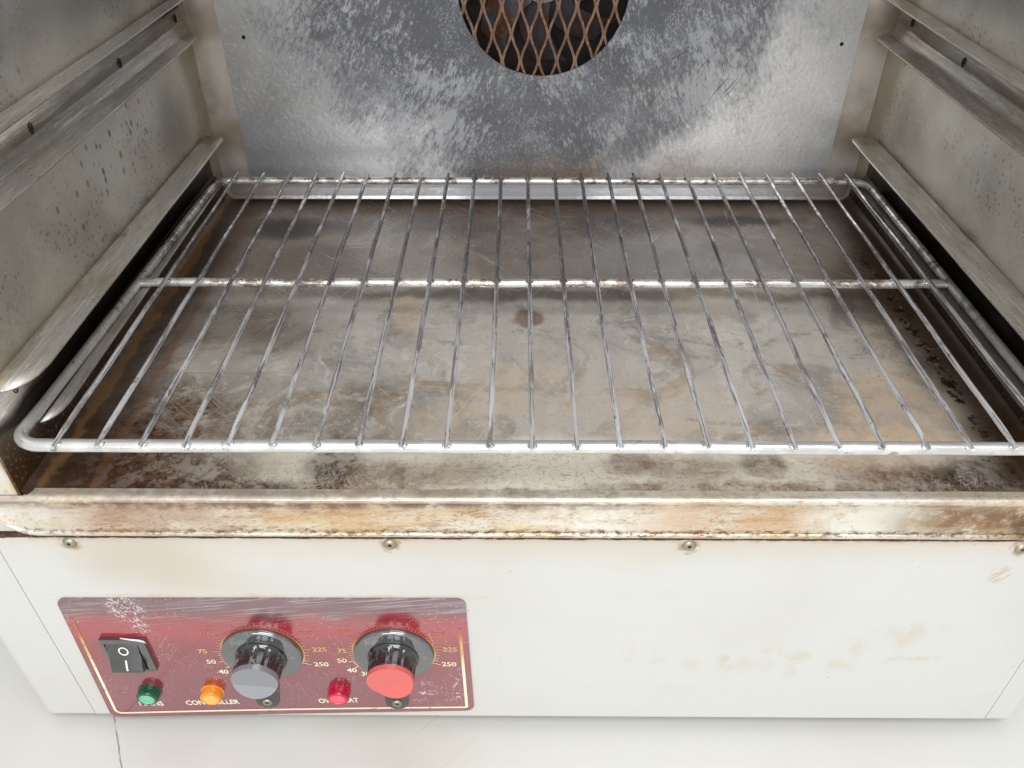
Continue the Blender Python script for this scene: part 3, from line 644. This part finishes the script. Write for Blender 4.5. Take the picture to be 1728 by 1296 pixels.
# lower edge fold
bm = bmesh.new()
for x in (-.27, .26):
    for y in (.07, .46): box(bm, x-.018, x+.018, y-.018, y+.018, -.262, PZ0)
for i, (x, y) in enumerate(((-.27, .07), (.26, .07), (-.27, .46), (.26, .46))):
    b2 = bmesh.new(); box(b2, x-.018, x+.018, y-.018, y+.018, -.262, PZ0); part('foot', b2, 'switch', bevel=.002)
bm.free()

# control plate
def bil(u, v):  # u right, v down
    TL, TR, BR, BL = (-.2950, -.1225), (-.0497, -.1210), (-.0480, -.2430), (-.3010, -.2538)
    sag = .0012*math.sin(math.pi*u)*v
    a = [TL[i]*(1-u)+TR[i]*u for i in (0, 1)]; b = [BL[i]*(1-u)+BR[i]*u for i in (0, 1)]
    p = [a[i]*(1-v)+b[i]*v for i in (0, 1)]; return (p[0], p[1]+sag)
def outline(inset, rad, n=6, top=0.):
    Wd, Hd = .252, .126; pts = []
    for cxx, czz, a0 in ((inset+rad, inset+rad, 180), (Wd-inset-rad, inset+rad, 270), (Wd-inset-rad, Hd-inset-rad, 0), (inset+rad, Hd-inset-rad, 90)):
        for i in range(n+1):
            a = math.radians(a0+90*i/n); pts.append(bil((cxx+rad*math.cos(a))/Wd, (czz+rad*math.sin(a))/Hd))
    return pts
o_ = outline(0, .006); PY = -.0014
res = []
for a, b in zip(o_, o_[1:]+o_[:1]):
    nseg = max(1, int(math.hypot(a[0]-b[0], a[1]-b[1])/.01))
    for i in range(nseg): res.append((a[0]+(b[0]-a[0])*i/nseg, a[1]+(b[1]-a[1])*i/nseg))
bm = bmesh.new(); prism(bm, [(x, PY, z) for x, z in res], (0, .0010, 0)); cp = part('control_plate', bm, 'plate', smooth=False)
# gilt border line: left, bottom, right
PP = PY-.00015
def ribbon(bm, pts, wd, y=PP):
    for i, (a, b) in enumerate(zip(pts, pts[1:])):
        pass
    L = []; n = len(pts)
    for i, p in enumerate(pts):
        a = pts[max(0, i-1)]; b = pts[min(n-1, i+1)]; d = Vector((b[0]-a[0], b[1]-a[1])); d.normalize(); L.append(((p[0]-d.y*wd/2, p[1]+d.x*wd/2), (p[0]+d.y*wd/2, p[1]-d.x*wd/2)))
    for (a0, a1), (b0, b1) in zip(L, L[1:]): quad(bm, (a0[0], y, a0[1]), (a1[0], y, a1[1]), (b1[0], y, b1[1]), (b0[0], y, b0[1]))
Wd, Hd = .252, .126; ins, rad = .0048, .0045; pl = [(ins, .018+.01*i) for i in range(10)]
for i in range(7): a = math.radians(180-90*i/6); pl.append((ins+rad+rad*math.cos(a), Hd-ins-rad+rad*math.sin(a)))
pl += [(.02+.01*i, Hd-ins) for i in range(22)]
for i in range(7): a = math.radians(90-90*i/6); pl.append((Wd-ins-rad*.3+rad*.3*math.cos(a), Hd-ins-rad*.3+rad*.3*math.sin(a)))
pl += [(Wd-ins, .11-.01*i) for i in range(9)]
bm = bmesh.new(); ribbon(bm, [bil(a/Wd, b/Hd) for a, b in pl], .0019); link('gilt_border', bm, M['gold'], cp, smooth=False)
# lettering
def text(bm, s, x, z, h, wdt=None, anchor='L', y=PP, tilt=0., bold=.0):
    cu = bpy.data.curves.new('t', 'FONT'); cu.body = s; cu.size = 1; cu.offset = bold; cu.resolution_u = 3
    ob = bpy.data.objects.new('t', cu); C.objects.link(ob); dg = bpy.context.evaluated_depsgraph_get(); me = bpy.data.meshes.new_from_object(ob.evaluated_get(dg))
    C.objects.unlink(ob); bpy.data.objects.remove(ob)
    xs_ = [v.co.x for v in me.vertices]; ys_ = [v.co.y for v in me.vertices]; mnx, mxx = min(xs_), max(xs_); mny, mxy = min(ys_), max(ys_)
    sz = h/(mxy-mny); sxx = (wdt/(mxx-mnx)) if wdt else sz; tw = sxx*(mxx-mnx)
    ox = {'L': 0, 'C': -tw/2, 'R': -tw}[anchor]; vs = []
    for v in me.vertices:
        px = ox+(v.co.x-mnx)*sxx; pz = (v.co.y-mny)*sz-(h/2 if anchor == 'C' else 0)
        vs.append(bm.verts.new((x+px*math.cos(tilt)-pz*math.sin(tilt), y, z+px*math.sin(tilt)+pz*math.cos(tilt))))
    for p in me.polygons: bm.faces.new([vs[i] for i in p.vertices])
    bpy.data.meshes.remove(me)
def words(s, *a, **k):
    bm = bmesh.new(); text(bm, s, *a, **k); link('lettering', bm, M['gold'] if not k.get('white') else M['white_print'], cp, smooth=False)
words('MAINS', -.2768, -.2388, .0058, .0165, bold=.03)
words('CONTROLLER', -.2444, -.2378, .0056, .0370, tilt=.05, bold=.03)
words('OVERHEAT', -.1532, -.2345, .0056, .0273, tilt=.05, bold=.03)
words('ON', -.2697, -.1993, .0050, .0062, tilt=-.05, bold=.035)
K1, K2 = (-.1807, -.1762), (-.0970, -.1755)
def scale_(K, labels, skip=()):
    bm = bmesh.new(); r = .0262
    def pt(a, q): return (K[0]+q*math.cos(a), K[1]+q*math.sin(a))
    a0, a1 = math.radians(215), math.radians(-27)
    ribbon(bm, [pt(a0+(a1-a0)*i/80-.02*0, r) for i in range(81)], .0008)
    def angle(t):   # dial is not linear: 30 40 50 75 100 ... 250
        tab = [(30, 231), (40, 212), (50, 199), (75, 178), (100, 146), (125, 117), (150, 90), (175, 66), (200, 42), (225, 8), (250, -24)]
        for (ta, aa), (tb, ab) in zip(tab, tab[1:]):
            if ta <= t <= tb: return math.radians(aa+(ab-aa)*(t-ta)/(tb-ta))
    t = 30
    while t <= 250:
        if t not in skip:
            a = angle(t); maj = t in (30, 40, 50, 75, 100, 125, 150, 175, 200, 225, 250)
            ribbon(bm, [pt(a, r-(.0020 if maj else 0)), pt(a, r+(.0056 if maj else .0030))], .00055)
        t += 2 if t < 50 else 5 if t >= 50 else 2.5
    for s, x, z in labels: text(bm, s, x, z, .0048, anchor='C', bold=.025)
    link('dial_scale', bm, M['gold'], cp, smooth=False)
scale_(K1, [('30', -.2000, -.2015), ('40', -.2105, -.1975), ('50', -.2160, -.1862), ('75', -.2190, -.1748), ('100', -.2115, -.1550), ('200', -.1500, -.1560), ('225', -.1440, -.1722), ('250', -.1452, -.1885)])
scale_(K2, [('30', -.1175, -.1990), ('40', -.1262, -.1950), ('50', -.1312, -.1842), ('75', -.1298, -.1735), ('100', -.1265, -.1545), ('200', -.0678, -.1558), ('225', -.0612, -.1714), ('250', -.0625, -.1876)])

# rocker switch
sx0, sx1, sz0, sz1 = -.2798, -.2520, -.1933, -.1600; yb_ = -.0040
bm = bmesh.new(); ix0, ix1, iz0, iz1 = -.2775, -.2562, -.1905, -.1635
prism(bm, [(sx0, PY, sz0), (sx1, PY, sz0), (sx1, PY, sz1), (sx0, PY, sz1)], (0, yb_-PY, 0))
bmesh.ops.delete(bm, geom=[f for f in bm.faces if abs(f.calc_center_median().y-yb_) < 1e-5], context='FACES_ONLY')
oR = [(sx0, sz0), (sx1, sz0), (sx1, sz1), (sx0, sz1)]; iR = [(ix0, iz0), (ix1, iz0), (ix1, iz1), (ix0, iz1)]
for i in range(4):
    j = (i+1) % 4; quad(bm, (oR[i][0], yb_, oR[i][1]), (oR[j][0], yb_, oR[j][1]), (iR[j][0], yb_-.0006, iR[j][1]), (iR[i][0], yb_-.0006, iR[i][1]))
    quad(bm, (iR[i][0], yb_-.0006, iR[i][1]), (iR[j][0], yb_-.0006, iR[j][1]), (iR[j][0], yb_+.004, iR[j][1]), (iR[i][0], yb_+.004, iR[i][1]))
bmesh.ops.remove_doubles(bm, verts=bm.verts, dist=.00001); bmesh.ops.recalc_face_normals(bm, faces=bm.faces)
sw = part('rocker_switch', bm, 'switch_bezel', smooth=False)
rx0, rx1 = ix0+.0005, ix1-.0005
top = [(-.0040, iz1-.0006), (-.0046, -.1665), (-.0050, -.1700), (-.0054, -.1730), (-.0060, -.1762), (-.0074, -.1795), (-.0088, -.1830), (-.0096, -.1868), (-.0030, -.1895)]
bm = bmesh.new(); prism(bm, [(rx0, y, z) for y, z in [(-.003, iz1-.0006)]+top], (rx1-rx0, 0, 0)); link('rocker', bm, M['switch'], sw, smooth=True, sharp=22, bevel=.0002)
def on_rocker(x, z):
    for (ya, za), (yb2, zb2) in zip(top, top[1:]):
        if zb2 <= z <= za: return ya+(yb2-ya)*(z-za)/(zb2-za)
    return -.01
xm = (rx0+rx1)/2+.0003
bm = bmesh.new(); nn = 32
for i in range(nn):
    a, b = 2*math.pi*i/nn, 2*math.pi*(i+1)/nn
    P = []
    for an, q in ((a, .0032), (a, .0023), (b, .0023), (b, .0032)):
        x, z = xm+q*math.cos(an), -.1700+q*1.15*math.sin(an); P.append((x, on_rocker(x, z)-.00025, z))
    quad(bm, *P)
link('off_mark', bm, M['white_print'], sw, smooth=False)
bm = bmesh.new(); zz = [-.1775, -.1795, -.1815, -.1850]
for a, b in zip(zz, zz[1:]): quad(bm, (xm-.0006, on_rocker(0, a)-.00025, a), (xm+.0006, on_rocker(0, a)-.00025, a), (xm+.0006, on_rocker(0, b)-.00025, b), (xm-.0006, on_rocker(0, b)-.00025, b))
link('on_mark', bm, M['white_print'], sw, smooth=False)
# dried glue crust on the switch's upper right corner
bm = bmesh.new(); tube(bm, [(-.2665, yb_+.0012, sz1+.0003), (-.260, yb_+.0002, sz1+.0004), (-.2545, yb_-.0002, sz1+.0001), (-.2521, yb_, sz1-.0012), (-.2518, yb_+.0012, sz1-.0045)], [.0003, .0005, .0006, .0006, .0003], 8)
link('glue_crust', bm, M['white_print'], sw)

# pilot lamps
for x, z, c, lab in ((-.2652, -.2212, 'green', 'green pilot lamp'), (-.2228, -.2208, 'orange', 'amber pilot lamp'), (-.1378, -.2200, 'red', 'red pilot lamp')):
    bm = bmesh.new(); fl = lambda a, y: 1+.02*math.cos(a*18)
    lathe(bm, [(.0078, -.0014), (.0078, -.0022), (.0071, -.0024), (.0071, -.0068), (.0066, -.0076), (.0052, -.0078)], 54, fl if c != 'orange' else None)
    lamp = link('pilot_lamp', bm, M['lens_'+c], oven, loc=(x, 0, z)); tag(lamp, lab)
    bm = bmesh.new(); lathe(bm, [(.0052, -.00775), (.0046, -.0070), (.0036, -.00715), (0, -.0074)], 40); link('lamp_face', bm, M['face_'+c], lamp, loc=(x, 0, z))

# control knobs
def knob(K, capmat, rot, dusty, screw, lab):
    loc = (K[0], 0, K[1])
    bm = bmesh.new()
    fl = lambda a, y: 1-.055*max(0, math.cos(a*12))**2 if -.0195 < y < -.0075 else 1
    lathe(bm, [(.0162, -.0052), (.0162, -.0062), (.0154, -.0072), (.0149, -.0080), (.0147, -.0180), (.0147, -.0186), (.0145, -.0192), (.0138, -.0196)], 144, fl)
    kb = link('control_knob', bm, M['knob_dusty' if dusty else 'black'], oven, loc=loc, sharp=50); tag(kb, lab)
    bm = bmesh.new(); lathe(bm, [(.0254, -.0016), (.0256, -.0030), (.0250, -.0046), (.0240, -.0050), (.0, -.0051)], 96); link('knob_skirt', bm, M['skirt'], kb, loc=loc, sharp=60)
    # cap: half of the face flat, half cut back to a facet
    bm = bmesh.new(); r = .0144; n = 64; ca, sa = math.cos(rot), math.sin(rot); ridge = -.0045
    def face_y(px, pz):
        d = (-px*sa+pz*ca)  # distance across the ridge
        return -.0220-(d-ridge)*.03 if d > ridge else -.0220-(ridge-d)*.30
    def addp(px, pz): return bm.verts.new((px, face_y(px, pz), pz))
    circ = [(r*math.cos(2*math.pi*i/n), r*math.sin(2*math.pi*i/n)) for i in range(n)]
    half = math.sqrt(r*r-ridge*ridge); e1 = (half*ca-ridge*sa, half*sa+ridge*ca); e2 = (-half*ca-ridge*sa, -half*sa+ridge*ca)
    up = [p for p in circ if (-p[0]*sa+p[1]*ca) > ridge+1e-5]; dn = [p for p in circ if (-p[0]*sa+p[1]*ca) < ridge-1e-5]
    key = lambda p: (math.atan2(p[1], p[0])-rot) % (2*math.pi)
    up.sort(key=lambda p: (math.atan2(p[1], p[0])-math.atan2(e1[1], e1[0])+1e-6) % (2*math.pi)); dn.sort(key=lambda p: (math.atan2(p[1], p[0])-math.atan2(e2[1], e2[0])+1e-6) % (2*math.pi))
    for S in ([e1]+up+[e2], [e2]+dn+[e1]):
        bm.faces.new([addp(*p) for p in S])
        for a, b in zip(S, S[1:]): quad(bm, (a[0], face_y(*a), a[1]), (b[0], face_y(*b), b[1]), (b[0], -.0190, b[1]), (a[0], -.0190, a[1]))
    bmesh.ops.remove_doubles(bm, verts=bm.verts, dist=.00001); bmesh.ops.recalc_face_normals(bm, faces=bm.faces)
    link('knob_cap', bm, M[capmat], kb, loc=loc, smooth=True, sharp=3.5)
    # fixing lug below, with its screw
    sxx, szz = screw; bm = bmesh.new(); rl = .0078; d = Vector((sxx-K[0], szz-K[1])); L = d.length; d.normalize(); nrm = Vector((-d.y, d.x)); pts = []
    for i in range(17): a = -math.pi/2+math.pi*i/16; q = Vector((sxx, szz))+d*rl*math.cos(a)+nrm*rl*math.sin(a); pts.append((q.x, PY, q.y))
    for sgn in (1, -1): q = Vector(K)+nrm*.010*sgn; pts.append((q.x, PY, q.y))
    prism(bm, pts, (0, -.0012, 0)); lug = link('knob_lug', bm, M['black'], oven, bevel=.0003)
    bm = bmesh.new(); lathe(bm, [(.0014, -.0004), (.0016, -.0013), (.0026, -.0014), (.0033, -.0007), (.0034, 0)], 28); link('screw', bm, M['rivet'], lug, loc=(sxx, PY-.0012, szz))
    bm = bmesh.new(); lathe(bm, [(0, -.0005), (.0017, -.0005)], 16); link('screw_hole', bm, M['hole'], lug, loc=(sxx, PY-.0012, szz))
knob(K1, 'cap_grey', math.radians(-8), True, (-.1877, -.2312), 'black knob with a grey cap')
knob(K2, 'cap_red', math.radians(38), False, (-.0998, -.2318), 'black knob with a red cap')

# ------------------------------------------------------------ wire rack
RB = Vector((-.0015, .168, -.0085)); rack = empty('wire_rack', RB); PB[rack.name] = RB.copy()
tag(rack, 'chromed wire oven rack with a crossbar, resting on the lowest pair of runners', 'oven rack')
fx0, fx1, fy0, fy1, fz, rf = -.2722, .2692, .0045, .3325, -.0042, .0035
def rounded_loop(x0, x1, y0, y1, r, z, n=8):
    P = []
    rf_ = .012
    for cx_, cy_, a0, r in ((x0+rf_, y0+rf_, 180, rf_), (x1-rf_, y0+rf_, 270, rf_), (x1-r, y1-r, 0, r), (x0+r, y1-r, 90, r)):
        for i in range(n+1):
            a = math.radians(a0+90*i/n); P.append((cx_+r*math.cos(a), cy_+r*math.sin(a), z))
    return P
lp = rounded_loop(fx0, fx1, fy0, fy1, .017, fz); dense = []
for a, b in zip(lp, lp[1:]+lp[:1]):
    L = (Vector(b)-Vector(a)).length; k_ = max(1, int(L/.02))
    for i in range(k_):
        p = Vector(a).lerp(Vector(b), i/k_); dense.append((p.x, p.y, p.z+.0004*mnoise.noise(p*12)))
def skew(x, y):
    return x+(-.0063+.0092*y/.33)*min(1, max(0, (-.235-x)/.037))
dense = [(skew(x, y), y, z) for x, y, z in dense]
rad = [rf-.0006*min(1, max(0, (y-.01)/.03)) for x, y, z in dense]
bm = bmesh.new(); tube(bm, dense, rad, 18, closed=True); link('rack_frame', bm, M['rail'], rack)
bm = bmesh.new(); tube(bm, [(fx0-.0003+(fx1-fx0-.002)*i/20, .1672, fz+.0003*math.sin(i*1.3)) for i in range(21)], .0030, 16); link('crossbar', bm, M['rail'], rack)
# welds
wire0 = None
bm = bmesh.new(); L0 = .3385; ptsw = [(0, L0*i/24, .0003*math.sin(i*.9)) for i in range(25)]; tube(bm, ptsw, [.0010]+[.00152]*23+[.0011], 12)
for yy in (.0045, .1672, .3325):
    q = bmesh.ops.create_icosphere(bm, subdivisions=2, radius=.0025)
    for v in q['verts']: v.co = Vector((v.co.x*1.15, v.co.y*1.0+yy, v.co.z*.55-.0017))
me0 = None
for i in range(24):
    x = (i-11.5)*.022+random.uniform(-.0004, .0004)
    loc = Vector((x, -.0012+random.uniform(-.0008, .0006), 0))
    if i == 0:
        wire0 = link('wire', bm, M['chrome'], rack, loc=loc)
        o = wire0
    else:
        o = wire0.copy(); C.objects.link(o); o.parent = rack; o.location = loc-RB
    o.rotation_euler = (0, 0, random.uniform(-.0018, .0018))
